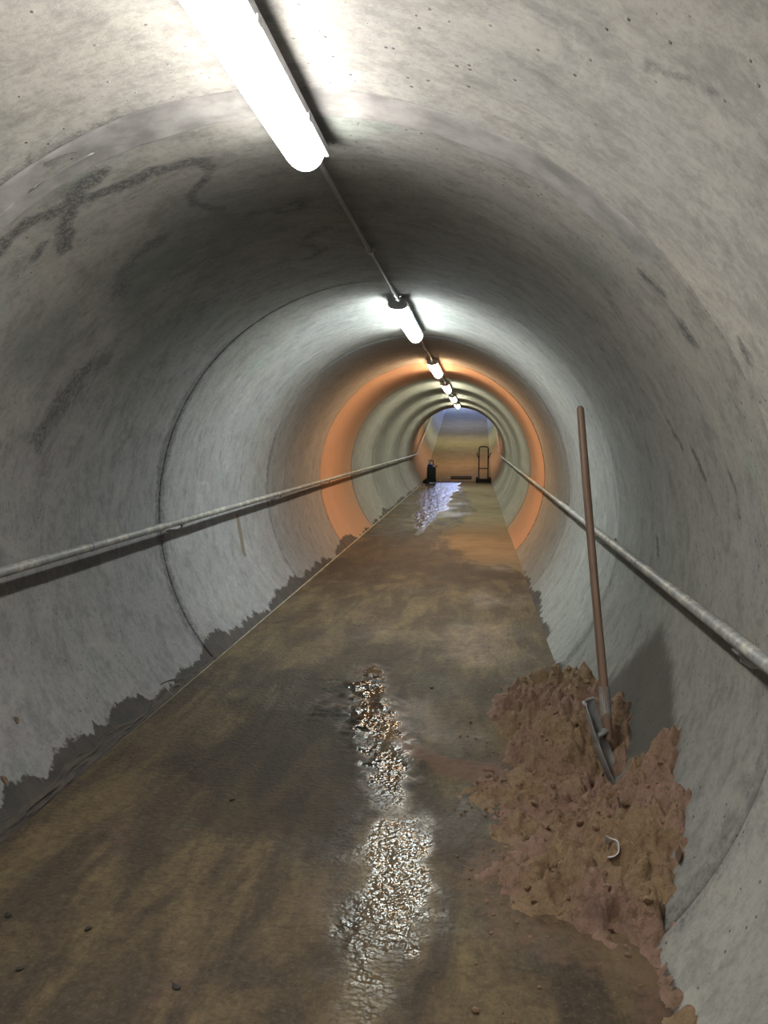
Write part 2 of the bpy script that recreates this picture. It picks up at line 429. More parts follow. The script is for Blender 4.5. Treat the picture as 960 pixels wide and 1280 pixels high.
def lining(name, parent, y0, y1, dy, dth, rr, ox, oz, ramp=False, dense=False, kink=False):
    g, bev = .002, .009
    n = max(3, int(round((y1 - y0 - 2 * (g + bev)) / dy)) + 1)
    ys = np.concatenate([[y0 + g, y0 + g, y0 + g + bev * .35], np.linspace(y0 + g + bev, y1 - g - bev, n), [y1 - g - bev * .35, y1 - g, y1 - g]])
    rs = np.concatenate([[.05, .012, .004], np.zeros(n), [.004, .012, .05]])
    th = np.arange(-142, 142.001, dth) * RAD
    Y, T = np.meshgrid(ys, th, indexing='ij'); RR = R + rr + np.meshgrid(rs, th, indexing='ij')[0]
    X = ox + RR * np.sin(T); Nn = ZC + oz + RR * np.cos(T)
    if dense or not ramp:
        w = (fbm(T * R * .9 + 5, Y * .9, 3, 3) - .5) * .010
        X = X + w * np.sin(T); Nn = Nn + w * np.cos(T)
    if ramp:
        S = np.maximum(Y, Nn * math.tan(AL / 2)) if y0 < .01 else Y
        WY = YK + S * math.cos(AL) - Nn * math.sin(AL); WZ = S * math.sin(AL) + Nn * math.cos(AL)
    else:
        WY = np.minimum(Y, YK - Nn * math.tan(AL / 2)) if kink else Y; WZ = Nn
    me = mesh_np(name, np.stack([X, WY, WZ], -1).reshape(-1, 3), gridF(len(ys), len(th), flip=True))
    Yt = Y + (60 if ramp else 0)
    vattr(me, 'cyl', np.stack([T * R, Yt, np.zeros_like(Y)], -1).reshape(-1, 3))
    S2 = T * R; TD = T / RAD
    gr = np.zeros_like(Y); teal = np.zeros_like(Y); rust = np.zeros_like(Y); damp = np.zeros_like(Y)
    if not ramp:
        if dense:
            for pts, w, k in GR:
                p = [(a * RAD * R, b) for a, b in pts]
                d = seg_dist(S2 + (fbm(S2 * 6, Y * 6, 11, 3) - .5) * .09, Y + (fbm(S2 * 6, Y * 6, 19, 3) - .5) * .09, p)
                gr = np.maximum(gr, k * (1 - sstep(w * .1, w * 2.1, d)))
            d = poly_sd(S2, Y, [(a * RAD * R, b) for a, b in DAMP])
            damp = 1 - sstep(-.16, .10, d)
            for (a, b, r_, k) in ((-33, 3.75, .55, .8), (-20, 3.5, .5, .55), (-45, 4.3, .5, .6), (41, 3.05, .22, .5), (-52, 3.3, .3, .5)):
                teal = np.maximum(teal, k * (1 - sstep(.1, r_, np.hypot(S2 - a * RAD * R, (Y - b) * .8))))
            rust = np.maximum(rust, .95 * (1 - sstep(.02, .08, seg_dist(S2, Y, [(-97.5 * RAD * R, 7.06), (-103 * RAD * R, 7.063), (-109 * RAD * R, 7.0)]))))
            rust = np.maximum(rust, .5 * (1 - sstep(.012, .05, seg_dist(S2, Y, [(-68 * RAD * R, 7.12), (-85 * RAD * R, 7.2)]))))
        # soot gathered along the joints
        for yj, side in ((y0, 1), (y1, -1)):
            d = np.abs(Y - yj) + (fbm(S2 * 1.3, Y * 3 + yj, 5, 3) - .5) * .12
            k = .35 + .5 * fbm(S2 * .8, Y * 0 + yj * 3, 23, 2)
            gr = np.maximum(gr, k * (1 - sstep(.0, .16, d)))
    # mud splashed up from the floor: 0.5 is the tide line
    hgt = np.where(np.abs(TD) > 90, np.hypot(X - np.sign(X) * FW, Nn), 9)
    edgeL = .085 + .20 * (fbm(Y * 1.3, Y * 0 + 3, 31, 2) - .5) + -.11 * np.abs(2 * fbm(Y * 5, Y * 0 + 8, 37, 3) - 1) + .03
    edgeL = edgeL * np.where(Y < 6, 1.15, 1.0) * (1 - .55 * sstep(12, 24, Y))
    edgeR = (.055 + .16 * (fbm(Y * 1.7, Y * 0 + 5, 41, 2) - .45) + -.08 * np.abs(2 * fbm(Y * 6, Y * 0 + 2, 43, 3) - 1)) * (1 - sstep(9, 10.2, Y))
    edge = np.where(TD < 0, edgeL, edgeR)
    if ramp: edge = edge * 0 - .2
    mud = np.clip(.5 + (edge - hgt) * 4.0, 0, 1)
    ochre = np.full_like(Y, 1.0 if abs(y0 - 11.02) < .01 else (.5 if ramp and y0 < 3 else 0.0))  # ochre concrete, its tint also carrying part of the orange lamps' rings
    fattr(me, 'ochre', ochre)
    # own paleness per cast pipe; second lamp's section raised to brighten its light band
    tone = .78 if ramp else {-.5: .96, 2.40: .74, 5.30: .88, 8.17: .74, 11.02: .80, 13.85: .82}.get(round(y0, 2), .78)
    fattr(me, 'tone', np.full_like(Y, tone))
    for nme, v in (('grime', gr), ('teal', teal), ('rust', rust), ('damp', damp), ('mud', mud)): fattr(me, nme, v)
    return link(name, me, M_WALL, parent)

bore = empty('wall_bore'); tag(bore, 'round bore of jointed grey concrete pipe sections', kind='structure')
for i, (a, b) in enumerate(zip(JOINTS[:-1], JOINTS[1:])):
    dense = 0.0 <= a + .6 and b < 8.5
    dy, dth = (.0125, .55) if dense and a < 5.2 else ((.025, .8) if dense else (.12, 2.0))
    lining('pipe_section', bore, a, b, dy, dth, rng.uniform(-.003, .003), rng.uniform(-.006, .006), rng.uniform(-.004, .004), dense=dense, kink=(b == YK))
rj = [0.0, 2.9, 5.8, 8.7, 11.6, 14.5, 17.4, RL]
rampw = empty('wall_ramp', (0, 0, 0)); tag(rampw, 'concrete pipe sections rising around the far ramp', kind='structure')
for a, b in zip(rj[:-1], rj[1:]):
    lining('pipe_section', rampw, a, b, .15, 2.0, 0, rng.uniform(-.006, .006), 0, ramp=True)

def shell(name, parent, mat, r, y0, y1, t0=-142, t1=142, dth=2.0, ramp=False, thick=.12):
    th = np.arange(t0, t1 + .001, dth) * RAD; V = []
    for rad in (r, r + thick):
        for y in (y0, y1):
            for t in th:
                n = ZC + rad * math.cos(t); x = rad * math.sin(t)
                if ramp: yy, zz = ramp_pt(y + (n * math.tan(AL / 2) if y == 0 else 0), n)
                else: yy, zz = (y - n * math.tan(AL / 2) if y == YK else y), n
                V.append((x, yy, zz))
    k = len(th); F = []
    for j in range(k - 1):
        F += [(j, j + 1, k + j + 1, k + j), (2 * k + j, 3 * k + j, 3 * k + j + 1, 2 * k + j + 1), (j, 2 * k + j, 2 * k + j + 1, j + 1), (k + j, k + j + 1, 3 * k + j + 1, 3 * k + j)]
    me = bpy.data.meshes.new(name); me.from_pydata(V, [], F); me.validate()
    return link(name, me, mat, parent)
shell('joint_light_seal', bore, M_GROUT, R + .045, JOINTS[0], YK)  # shell added behind the joints to block daylight leaking through
shell('joint_light_seal', rampw, M_GROUT, R + .045, 0.0, RL, ramp=True)

# pale mortar band filling the nearest joint
yb0, yb1 = 2.385, 2.595
ys = np.concatenate([[yb0, yb0 + .004], np.linspace(yb0 + .012, yb1 - .012, 16), [yb1 - .004, yb1]])
th = np.arange(-84, 60, .8) * RAD
Y, T = np.meshgrid(ys, th, indexing='ij')
wob = (fbm(T * R * 3, Y * 0, 61, 3) - .5) * .03
prot = np.concatenate([[-.012, .002], np.full(16, .0045), [.002, -.012]])[:, None] - .012 * (sstep(38, 58, T / RAD) + sstep(60, 82, -T / RAD)) + (fbm(T * R * 7, Y * 9, 63, 3) - .5) * .004
me = mesh_np('joint_band', np.stack([(R - prot) * np.sin(T), Y + wob * np.sign(Y - 2.5), ZC + (R - prot) * np.cos(T)], -1).reshape(-1, 3), gridF(len(ys), len(th), flip=True))
link('joint_band', me, M_MORTAR, bore)['label'] = 'pale smooth mortar band over the nearest pipe joint'

# rusty plugs left in the lining
for th_d, yy, sc in ((-117.2, 3.222, 1.0), (-124.0, 2.969, 1.15)):
    t = th_d * RAD; nrm = Vector((-math.sin(t), 0, -math.cos(t))); c = Vector((R * math.sin(t), yy, ZC + R * math.cos(t)))
    tan = Vector((math.cos(t), 0, -math.sin(t))); V = []; F = []
    for k in range(12):
        a = 2 * math.pi * k / 12; w = 1 + .18 * math.sin(3 * a + yy)
        for rad, hh in ((1.0, -.006), (.85, .006), (.45, .003)):
            V.append(c + (tan * math.cos(a) * .020 * w + Vector((0, 1, 0)) * math.sin(a) * .013 * w) * rad * sc + nrm * hh)
    for k in range(12):
        b = (k + 1) % 12
        F += [(k * 3, b * 3, b * 3 + 1, k * 3 + 1), (k * 3 + 1, b * 3 + 1, b * 3 + 2, k * 3 + 2)]
    F.append(tuple(k * 3 + 2 for k in range(12)))
    MB().add(V, F).build('wall_plug', M_RUST, bore)

# unseen end wall added behind the viewpoint to keep daylight out
wb = MB(); wb.box((0, JOINTS[0] - .08, ZC), (3.4, .12, 3.4)); tag(wb.build('wall_light_block', M_GROUT), 'unseen plain wall added to shut daylight out of the near end of the bore', kind='structure')

# ------------------------------------------------------------------ floor
DRY = [(1.3, 27.9), (.17, 27.9), (.55, 16.8), (.20, 13.1), (.15, 11.2), (.59, 10.1), (1.3, 8.6)]
PUD = [(-1.0, 27.6), (.10, 27.6), (-.06, 19.9), (-.19, 15.0), (-.36, 12.7), (-.58, 16.6)]
MUDZ = [(-.31, 4.94), (-.02, 5.15), (.15, 4.53), (.13, 3.91), (.32, 3.63), (.34, 3.25), (.06, 3.55), (-.13, 4.15), (-.33, 4.14)]
LOBE = [(.15, 3.98), (.28, 4.10), (.50, 3.85), (.80, 3.75), (.85, 3.3), (.66, 3.40), (.44, 3.50)]
STRK = [(-.1, 5.2), (.05, 4.4), (.27, 3.5), (.34, 2.8), (.34, 2.2), (.36, 1.6), (.36, 1.0)]
ya = np.concatenate([np.arange(-9.0, 1.2, .15), np.arange(1.2, 7.0, .0125), np.arange(7.0, 27.8, .05), [YK]])
xa = np.linspace(-FW - .06, FW + .06, 188)
Y, X = np.meshgrid(ya, xa, indexing='ij')
wx = X + (fbm(X * 5, Y * 5, 71, 3) - .5) * .16; wy = Y + (fbm(X * 5, Y * 5, 73, 3) - .5) * .16
mudz = 1 - sstep(-.10, .07, poly_sd(wx, wy, MUDZ))
lobe = 1 - sstep(-.13, .06, poly_sd(wx, wy, LOBE))
dryd = 1 - sstep(-.10, .10, poly_sd(X + (fbm(X * 3, Y * 1.1, 75, 3) - .5) * .35, Y + (fbm(X * 3, Y * 1.1, 77, 3) - .5) * 1.6, DRY))
pud = 1 - sstep(-.05, .12, poly_sd(X + (fbm(X * 3, Y * .8, 79, 4) - .5) * .4, Y, PUD))
strk = (1 - sstep(.01, .20, seg_dist(X + (fbm(X * 20, Y * 14, 72, 3) - .5) * .14, Y, STRK) + .10 * (fbm(X * 5, Y * 5, 76, 3) - .5))) * (.72 + .45 * sstep(.36, .6, fbm(X * 6, Y * 5, 74, 4)))
ridge = 1 - np.abs(2 * fbm(X * 7 + .4 * Y, Y * 12, 81, 3) - 1)
ridge2 = 1 - np.abs(2 * fbm(X * 16, Y * 21, 83, 3) - 1)
brk = sstep(.42, .62, fbm(X * 8, Y * 8, 88, 3))
H = (fbm(X * 2, Y * 2, 85, 4) - .5) * .006 + mudz * brk * (sstep(.6, 1.0, ridge) * .012 + sstep(.6, 1, ridge2) * .006)
lob_n = fbm(X * 9, Y * 9, 87, 4)
H = H + lobe * (.004 + .038 * np.clip(lob_n - .38, 0, 1) + .010 * fbm(X * 30, Y * 30, 89, 2))
# drag marks running with the flow
drag = np.abs(2 * fbm(X * 9, Y * .7, 91, 3) - 1)
H = H - (1 - sstep(0, .10, drag)) * .0025 * (Y < 9)
H[-1, :] = 0
me = mesh_np('floor', np.stack([X, Y, H], -1).reshape(-1, 3), gridF(len(ya), len(xa), flip=True))
lw = np.clip(.12 + (.62 - .22 * sstep(2.35, 2.05, Y)) * strk + .45 * mudz * sstep(.48, .66, fbm(X * 11, Y * 11, 96, 3)) + .8 * pud + .3 * sstep(.5, .7, fbm(X * 1.2, Y * .8, 93, 4)) - .25 * sstep(-.25, -.8, X) * 0, 0, 1)
lw = lw * (1 - .8 * dryd)
fattr(me, 'wet', lw); fattr(me, 'dry', dryd); fattr(me, 'mud', mudz * (.5 + .5 * brk)); fattr(me, 'puddle', pud)
SOAK = [(-.75, 3.4), (-.70, 4.6), (-.45, 5.6), (-.05, 5.9), (.22, 5.0), (.20, 3.9), (.30, 3.2), (.05, 2.7), (-.35, 2.9)]
sk_ = 1 - sstep(-.22, .22, poly_sd(wx + (fbm(X * 2, Y * 2, 111, 3) - .5) * .5, wy + (fbm(X * 2, Y * 2, 113, 3) - .5) * .6, SOAK))
sk2 = .8 * (1 - sstep(-.15, .3, poly_sd(X + (fbm(X * 2, Y, 115, 3) - .5) * .6, Y + (fbm(X * 2, Y, 117, 3) - .5) * 2, [(-1.1, 8.5), (-1.1, 14), (-.5, 14), (.1, 11.3), (.6, 9.8), (1.0, 8.8), (.2, 8.6)])))
fattr(me, 'soak', np.maximum(sk_, sk2))
near_pile = 1 - sstep(.0, .32, poly_sd(wx, wy, [(.78, 2.45), (.66, 2.70), (.85, 3.1), (.86, 4.4), (1.0, 4.9), (1.3, 4.9), (1.3, 1.9), (1.12, 2.2)]))
fattr(me, 'sandy', np.maximum(lobe * .75, near_pile * .55))
floor = tag(link('floor', me, M_FLOOR), 'wet muddy concrete floor of the level bore', kind='structure')
sub = MB(); sub.box((0, 9.4, -.30), (2.2, 36.8, .5)); sub.build('floor_bed', M_GROUT, floor, smooth=False)

# ramp floor
ys = np.arange(0, RL + .01, .1); xs = np.linspace(-FW - .05, FW + .05, 40)
S, X = np.meshgrid(ys, xs, indexing='ij')
V = np.stack([X, YK + S * math.cos(AL), S * math.sin(AL)], -1).reshape(-1, 3)
me = mesh_np('ramp_floor', V, gridF(len(ys), len(xs), flip=True))
z0 = np.zeros_like(S)
rd = sstep(.3, 1.2, S) * .8
for nme, v in (('wet', .1 + 0 * rd), ('dry', rd), ('mud', (1 - sstep(.1, .6, S)) * .8), ('puddle', z0), ('sandy', z0), ('soak', z0)): fattr(me, nme, v)
tag(link('floor_ramp', me, M_FLOOR), 'concrete ramp rising at the far end of the bore', kind='structure')

# pale sealant bead at the left foot of the lining
b = MB(); pts = []; rr = []
for k in range(300):
    y = 3.4 + k * (YK - 3.4) / 299
    nz = float(fbm(y * 6, 1.0, 95, 3)) - .5
    pts.append((-FW + .006 + nz * .010, y, .004 + nz * .006)); rr.append(min(1, (k + 1) / 60) * .003 + .005 * float(fbm(y * 11, 4., 97, 2)) * min(1, (k + 1) / 60) + .005 * min(1, max(0, y - 3.4) / 10))
b.tube(pts, rr, 7)
tag(b.build('trim_1', M_CHALK), 'thin pale sealant bead along the left foot of the lining', kind='structure')

# mud crust clinging in the left corner
yy = np.arange(1.6, 6.2, .02); uu = np.linspace(0, 1, 22)
Yc, U = np.meshgrid(yy, uu, indexing='ij')
rise = .02 + .11 * fbm(Yc * 2.2, U * 0, 101, 4)
rise = rise * (1 - sstep(4.3, 6.1, Yc))
lump = (fbm(Yc * 11, U * 5, 103, 4) - .38)
th_ = -(math.acos(-ZC / R)) + U * rise / R
off = np.where((U > .02) & (U < .98), np.clip(lump, -.2, 1) * .028 + .001, -.012) * np.minimum(1, rise / .05)
me = mesh_np('mud_crust', np.stack([(R - off) * np.sin(th_), Yc + (fbm(Yc * 9, U * 6, 105, 2) - .5) * .04, ZC + (R - off) * np.cos(th_)], -1).reshape(-1, 3), gridF(len(yy), len(uu), flip=True))
tag(link('mud_crust', me, M_MUD), 'dark crumbly mud clinging in the left floor corner', 'mud', kind='stuff')

# ------------------------------------------------------------------ lamps
WARM, COOL, ORNG, PALE = (1.0, .95, .86), (.90, 1.0, .97), (1.0, .62, .34), (1.0, .98, .70)
LAMPS = [  # near end y, colour, strength, label
 (-3.5, WARM, 20, 'unseen warm white strip lamp added behind the viewpoint to light the near walls'),  # rear lamp added out of view to brighten the near walls
 (0.97, WARM, 30, 'nearest and largest strip lamp glowing warm white at top of photo'),
 (5.88, COOL, 40, 'second strip lamp, cool white with grey near end cap'),
 (10.40, ORNG, 44, 'third strip lamp, tinting the lining round it orange'),
 (14.70, PALE, 30, 'fourth strip lamp, first one past the orange ring'),
 (18.95, PALE, 30, 'fifth strip lamp, small and bright near the tunnel end'),
 (23.20, PALE, 30, 'farthest strip lamp, tiny one before the ramp')]
LL = 1.82
def half_round(w, h, n=14):
    return [(w / 2 * math.cos(math.pi * k / n), -h * math.sin(math.pi * k / n)) for k in range(n + 1)]
def make_lamp(y, colr, st, ramp=False):
    root = empty('strip_lamp', (0, 0, 0))
    top = 0.0
    h = MB(); h.sweep([(.050, top), (.068, -.018), (.068, -.046), (-.068, -.046), (-.068, -.018), (-.050, top)], [0, LL]); h.build('housing', M_HOUS, root)
    d = MB(); prof = [(p[0], p[1] - .044) for p in half_round(.134, .072)]
    ys_ = [.030, .038, .055] + list(np.linspace(.2, LL - .12, 8)) + [LL - .085, LL - .060, LL - .040, LL - .028, LL - .022]
    sc = [.88, .97, 1.0] + [1.0] * 8 + [.99, .94, .84, .68, .45]
    d.sweep(prof, ys_, sc); d.build('diffuser', mat_emit('lamp_glow', colr, st), root)
    c = MB(); c.sweep([(p[0], p[1] - .044) for p in half_round(.140, .034)], [.004, .010, .046, .054], [.90, 1, 1, .96]); c.build('end_cap', M_HOUS, root)
    for yk in (.35, LL / 2, LL - .35):
        for sx in (-1, 1):
            k = MB(); k.box((sx * .068, yk, -.050), (.016, .030, .022)); k.build('clip', M_GALV, root, smooth=False, bevel=.003)
    for yk in (.25, LL - .25):
        k = MB(); k.box((0, yk, .008), (.07, .05, .030)); k.build('spacer', M_HOUS, root, smooth=False)
    return root
ZTOP = ZC + R - .018
for i, (y, c, s, lb) in enumerate(LAMPS):
    o = make_lamp(y, c, s); o.location = (.048, y, ZTOP)
    tag(o, lb, 'strip lamp', 'strip lamps along the crown')
for s_, c, st, lb in ((2.2, ORNG, 40, 'orange strip lamp over the foot of the ramp'), (7.4, (1.0, .90, .38), 46, 'yellowish strip lamp midway up the ramp'),
                      (12.6, (.80, .86, 1.0), 32, 'bluish strip lamp high up the ramp')):
    o = make_lamp(0, c, st)
    yy, zz = ramp_pt(s_, ZC + R - .018)
    o.location = (.012, yy, zz); o.rotation_euler = (AL, 0, 0)
    tag(o, lb, 'strip lamp', 'strip lamps above the ramp')

# conduit runs linking the lamps
names = ['from the unseen rear lamp to the nearest lamp', 'between the nearest lamp and the second lamp', 'between the second lamp and the third lamp',
         'between the third lamp and the fourth lamp', 'between the fourth lamp and the fifth lamp', 'between the fifth lamp and the farthest lamp']
for i in range(len(LAMPS) - 1):
    y0 = LAMPS[i][0] + LL; y1 = LAMPS[i + 1][0]
    root = empty('conduit', (.055, y0, ZTOP - .014)); L = y1 - y0
    k = MB(); k.tube([(0, .002, 0), (0, L - .002, 0)], .0125, 10); k.build('pipe', M_PVC, root)
    for f in (.03, L / 2 - .02, L - .14):
        cl = MB(); cl.tube([(0, f, 0), (0, f + .035, 0)], .0175, 10); cl.box((0, f + .0175, .013), (.055, .026, .012)); cl.build('clip', M_GALV, root)
    cp = MB(); cp.tube([(0, L - .075, 0), (0, L - .004, 0)], .017, 10); cp.build('coupling', M_WHITE if i == 1 else M_GALV, root)
    tag(root, 'thin grey cable conduit ' + names[i], 'conduit', 'conduits along the crown')

# ------------------------------------------------------------------ handrails
def handrail(side, x, z, label):
    root = empty('handrail', (0, 0, 0)); sg = 1 if side > 0 else -1
    p = MB(); pts = [(x, y, z) for y in np.linspace(-2.2, YK - .4, 60)]
    n0 = z
    for s_ in (.25, .6, 1.2, 3, 6, 9, 12, 15, 18): 
        yy, zz = ramp_pt(s_, n0); pts.append((x, yy, zz))
    p.tube(pts, .0235, 14); p.build('rail', M_RAIL, root)
    wallx = math.sqrt(R * R - (z - .055 - ZC) ** 2) * sg
    for j in [-.4] + [q + .10 for q in JOINTS[4:-1]]:
        b = MB()
        b.tube([(x, j, z - .018), (x + sg * .004, j, z - .050), (x + sg * .03, j, z - .066), (wallx + sg * .01, j, z - .070)], .0085, 8)
        b.box((x, j, z - .024), (.040, .060, .006))
        b.build('bracket', M_GALV, root)
        pl = MB(); pl.box((wallx - sg * .002, j, z - .070), (.012, .060, .075)); pl.build('wall_plate', M_GALV, root, smooth=False, bevel=.003)
    for j in JOINTS[4:-1]:
        c = MB(); c.tube([(x, j - 1.25, z), (x, j - 1.19, z)], .0262, 14); c.build('sleeve', M_RAIL, root)
    for s_ in (.8, 3.4, 6.0, 8.6, 11.2):
        b = MB(); ya_, za = ramp_pt(s_, z - .02); yb_, zb = ramp_pt(s_, z - .07)
        b.tube([(x, ya_, za), (x + sg * .01, yb_, zb), (wallx + sg * .01, yb_, zb)], .009, 8); b.build('bracket', M_GALV, root)
    tag(root, label, 'handrail', 'handrails on the lining')
handrail(-1, -1.428, .965, 'weathered grey tubular handrail along the left wall')
handrail(1, 1.436, .922, 'weathered pale tubular handrail along the right wall above the sand heap')

# ------------------------------------------------------------------ sand heap
xs = np.arange(.30, 1.52, .0085); ys = np.arange(1.60, 5.30, .0085)
X, Y = np.meshgrid(xs, ys, indexing='ij')
wx = X + (fbm(X * 6, Y * 6, 201, 3) - .5) * .13; wy = Y + (fbm(X * 6, Y * 6, 203, 3) - .5) * .13
def mound(cx, cy, rx, ry, h, p=1.3, rot=0.0):
    dx, dy = wx - cx, wy - cy; c, s = math.cos(rot), math.sin(rot)
    d = np.hypot((dx * c + dy * s) / rx, (-dx * s + dy * c) / ry)
    return h * np.clip(1 - d ** p, -1, 1)
Hs = np.full_like(X, -.5)
for mm in [(1.16, 4.42, .44, .58, .24, 1.6), (1.06, 3.80, .29, .42, .235, 1.8), (1.44, 3.12, .34, .40, .40, 1.25),
           (1.34, 2.80, .36, .44, .27, 1.5), (1.02, 2.72, .33, .26, .13, 1.7), (1.19, 2.50, .17, .20, .12, 1.5), (1.20, 2.05, .07, .42, .04, 1.3),
           (1.06, 3.2, .36, .55, .08, 1.6), (.80, 3.42, .22, .18, .035, 1.6), (.80, 2.74, .17, .12, .04, 1.6), (1.36, 3.85, .26, .62, .25, 1.5), (1.31, 3.48, .16, .30, .17, 1.6)]:
    a = mound(*mm); k = .035; hh = np.clip(.5 + .5 * (a - Hs) / k, 0, 1); Hs = Hs * (1 - hh) + a * hh + k * hh * (1 - hh)
amp = np.clip((Hs + .01) / .08, 0, 1)
lump = fbm(X * 11, Y * 11, 205, 4, .55); crum = fbm(X * 32, Y * 32, 207, 3, .6)
crease = np.abs(2 * fbm(X * 5, Y * 5, 209, 3) - 1)
Hs = Hs + amp * ((lump - .5) * .150 + (crum - .5) * .085 - (1 - sstep(0, .14, crease)) * .045 + np.abs(2 * fbm(X * 16, Y * 16, 221, 2) - 1) * .035 - .012) + (crum - .5) * .012
# loose crumbs of cells: rounded clods
def cells(x, y, seed):
    xi, yi = np.floor(x), np.floor(y); best = np.full(x.shape, 9.)
    for dx in (-1, 0, 1):
        for dy in (-1, 0, 1):
            cx, cy = xi + dx, yi + dy
            ox = vnoise(cx * 1.0, cy * 1.0, seed); oy = vnoise(cx * 1.0, cy * 1.0, seed + 5)
            best = np.minimum(best, np.hypot(cx + ox - x, cy + oy - y))
    return best
cl = cells(X * 26, Y * 26, 211); Hs = Hs + amp * sstep(.40, .62, fbm(X * 4, Y * 4, 213, 3)) * np.sqrt(np.clip(1 - (cl / .62) ** 2, 0, 1)) * .018
# pit around the shovel blade and a slit
Hs = Hs - .05 * np.exp(-(((X - 1.235) / .05) ** 2 + ((Y - 3.40) / .09) ** 2))
F = gridF(len(xs), len(ys)); V = np.stack([X, Y, Hs], -1).reshape(-1, 3)
rad = np.hypot(X, Hs - ZC).ravel()
keep = (V[F][:, :, 2].max(1) > -.006) & (rad[F].min(1) < R + .012)
F = F[keep]; used = np.unique(F); rem = np.full(len(V), -1); rem[used] = np.arange(len(used))
me = mesh_np('sand_heap', V[used], rem[F])
sand = link('sand_heap', me, M_SAND)
tag(sand, 'heap of damp brown sand with shovel against the right wall', 'sand heap')
def sand_h(x, y):
    i = int(round((x - xs[0]) / .0085)); j = int(round((y - ys[0]) / .0085))
    return float(Hs[min(max(i, 0), len(xs) - 1), min(max(j, 0), len(ys) - 1)])
# clods rolled off the heap, too many to count
cb = MB(); rnd = random.Random(5)
ico = bmesh.new(); bmesh.ops.create_icosphere(ico, subdivisions=1, radius=1)
iv = [v.co.copy() for v in ico.verts]; iff = [tuple(v.index for v in f.verts) for f in ico.faces]; ico.free()
for _ in range(520):
    x = rnd.uniform(.55, 1.36); y = rnd.uniform(1.9, 5.0); hz = sand_h(x, y)
    if hz < -.02 and rnd.random() > .35: continue
    if hz < -.10: continue
    if math.hypot(x, max(hz, 0) - ZC) > R - .03: continue
    r = rnd.choice((.005, .007, .009, .012, .016)) * rnd.uniform(.8, 1.2)
    if hz < 0: r *= .6
    q = Matrix.Rotation(rnd.uniform(0, 6.28), 3, Vector((rnd.random(), rnd.random(), 1)).normalized())
    sx = Vector((rnd.uniform(.8, 1.3), rnd.uniform(.8, 1.2), rnd.uniform(.6, .9)))
    cb.add([q @ Vector((p.x * sx.x, p.y * sx.y, p.z * sx.z)) * r * rnd.uniform(.88, 1.12) + Vector((x, y, max(hz, 0.0) + r * .35)) for p in iv], iff)
tag(cb.build('clods', M_SAND, sand), kind='stuff')

# ------------------------------------------------------------------ shovel
sh = empty('shovel', (1.215, 3.46, .10))
O = Vector((1.215, 3.46, .10))
hb = Vector((1.212, 3.52, .285)) - O; ht = Vector((1.098, 3.78, 1.678)) - O
# handle kept straight along its own Z so the grain follows it
hd = (ht - hb); L = hd.length
q = hd.normalized().to_track_quat('Z', 'Y')
b = MB(); n = 26; pts = []; rr = []
for k in range(n + 1):
    t = k / n; pts.append((.004 * math.sin(t * 3.1), .003 * math.sin(t * 2.2 + 1), -.06 + t * (L + .06))); rr.append(.0200 - .0022 * t + .0006 * math.sin(t * 11))
for dz, f in ((.004, .96), (.010, .82), (.015, .55), (.017, .15)):
    pts.append((pts[n][0], pts[n][1], L + dz)); rr.append(rr[n] * f)
b.tube(pts, rr, 16); hobj = b.build('handle', M_WOOD, sh); hobj.location = hb; hobj.rotation_mode = 'QUATERNION'; hobj.rotation_quaternion = q
# blade: dished plate seen almost edge on, rolled step at the top
bt = Vector((1.130, 3.50, .400)) - O; bb = Vector((1.228, 3.415, .055)) - O
ax = (bb - bt); BL = ax.length; ax.normalize()
wd = Vector((.26, .96, .06)); wd = (wd - ax * wd.dot(ax)).normalized(); nr = ax.cross(wd).normalized()
if nr.x < 0: nr = -nr
V = []; NU, NV = 13, 15
for sgn in (0, 1):
    for j in range(NV):
        v = j / (NV - 1); hw = .088 * (1 - .10 * v - .55 * max(0, v - .72) ** 1.5 * 2.2)
        for i in range(NU):
            u = -1 + 2 * i / (NU - 1)
            dish = -.042 * (1 - u * u) * (.55 + .45 * min(1, v * 2)) + .030 * v * v
            p = bt + ax * (v * BL) + wd * (u * hw) + nr * (dish + sgn * .0032)
            V.append(p)
F = []
o_ = NU * NV
for j in range(NV - 1):
    for i in range(NU - 1):
        a = j * NU + i
        F += [(a, a + 1, a + NU + 1, a + NU), (o_ + a, o_ + a + NU, o_ + a + NU + 1, o_ + a + 1)]
for j in range(NV - 1):
    for i in (0, NU - 1):
        a = j * NU + i; F.append((a, a + NU, o_ + a + NU, o_ + a))
for i in range(NU - 1):
    for j in (0, NV - 1):
        a = j * NU + i; F.append((a, a + 1, o_ + a + 1, o_ + a))
blade = MB().add(V, F).build('blade', M_STEEL, sh)
st = MB()
stp = [bt + ax * (.002) + wd * (u * .088) + nr * (-.042 * (1 - u * u) * .55) for u in np.linspace(-1, 1, 11)]
st.tube(stp, .0075, 8); st.build('step', M_STEEL, blade)
sk = MB(); d0 = hd.normalized()
sk.tube([hb + d0 * .17, hb + d0 * .06, hb - d0 * .02, bt + ax * (BL * .42) + nr * (-.012), bt + ax * (BL * .60) + nr * (-.018)], [.0235, .0235, .021, .012, .005], 14)
sk.build('socket', M_STEEL, sh)
tag(sh, 'long wooden-handled shovel stuck upright in the sand heap', 'shovel')

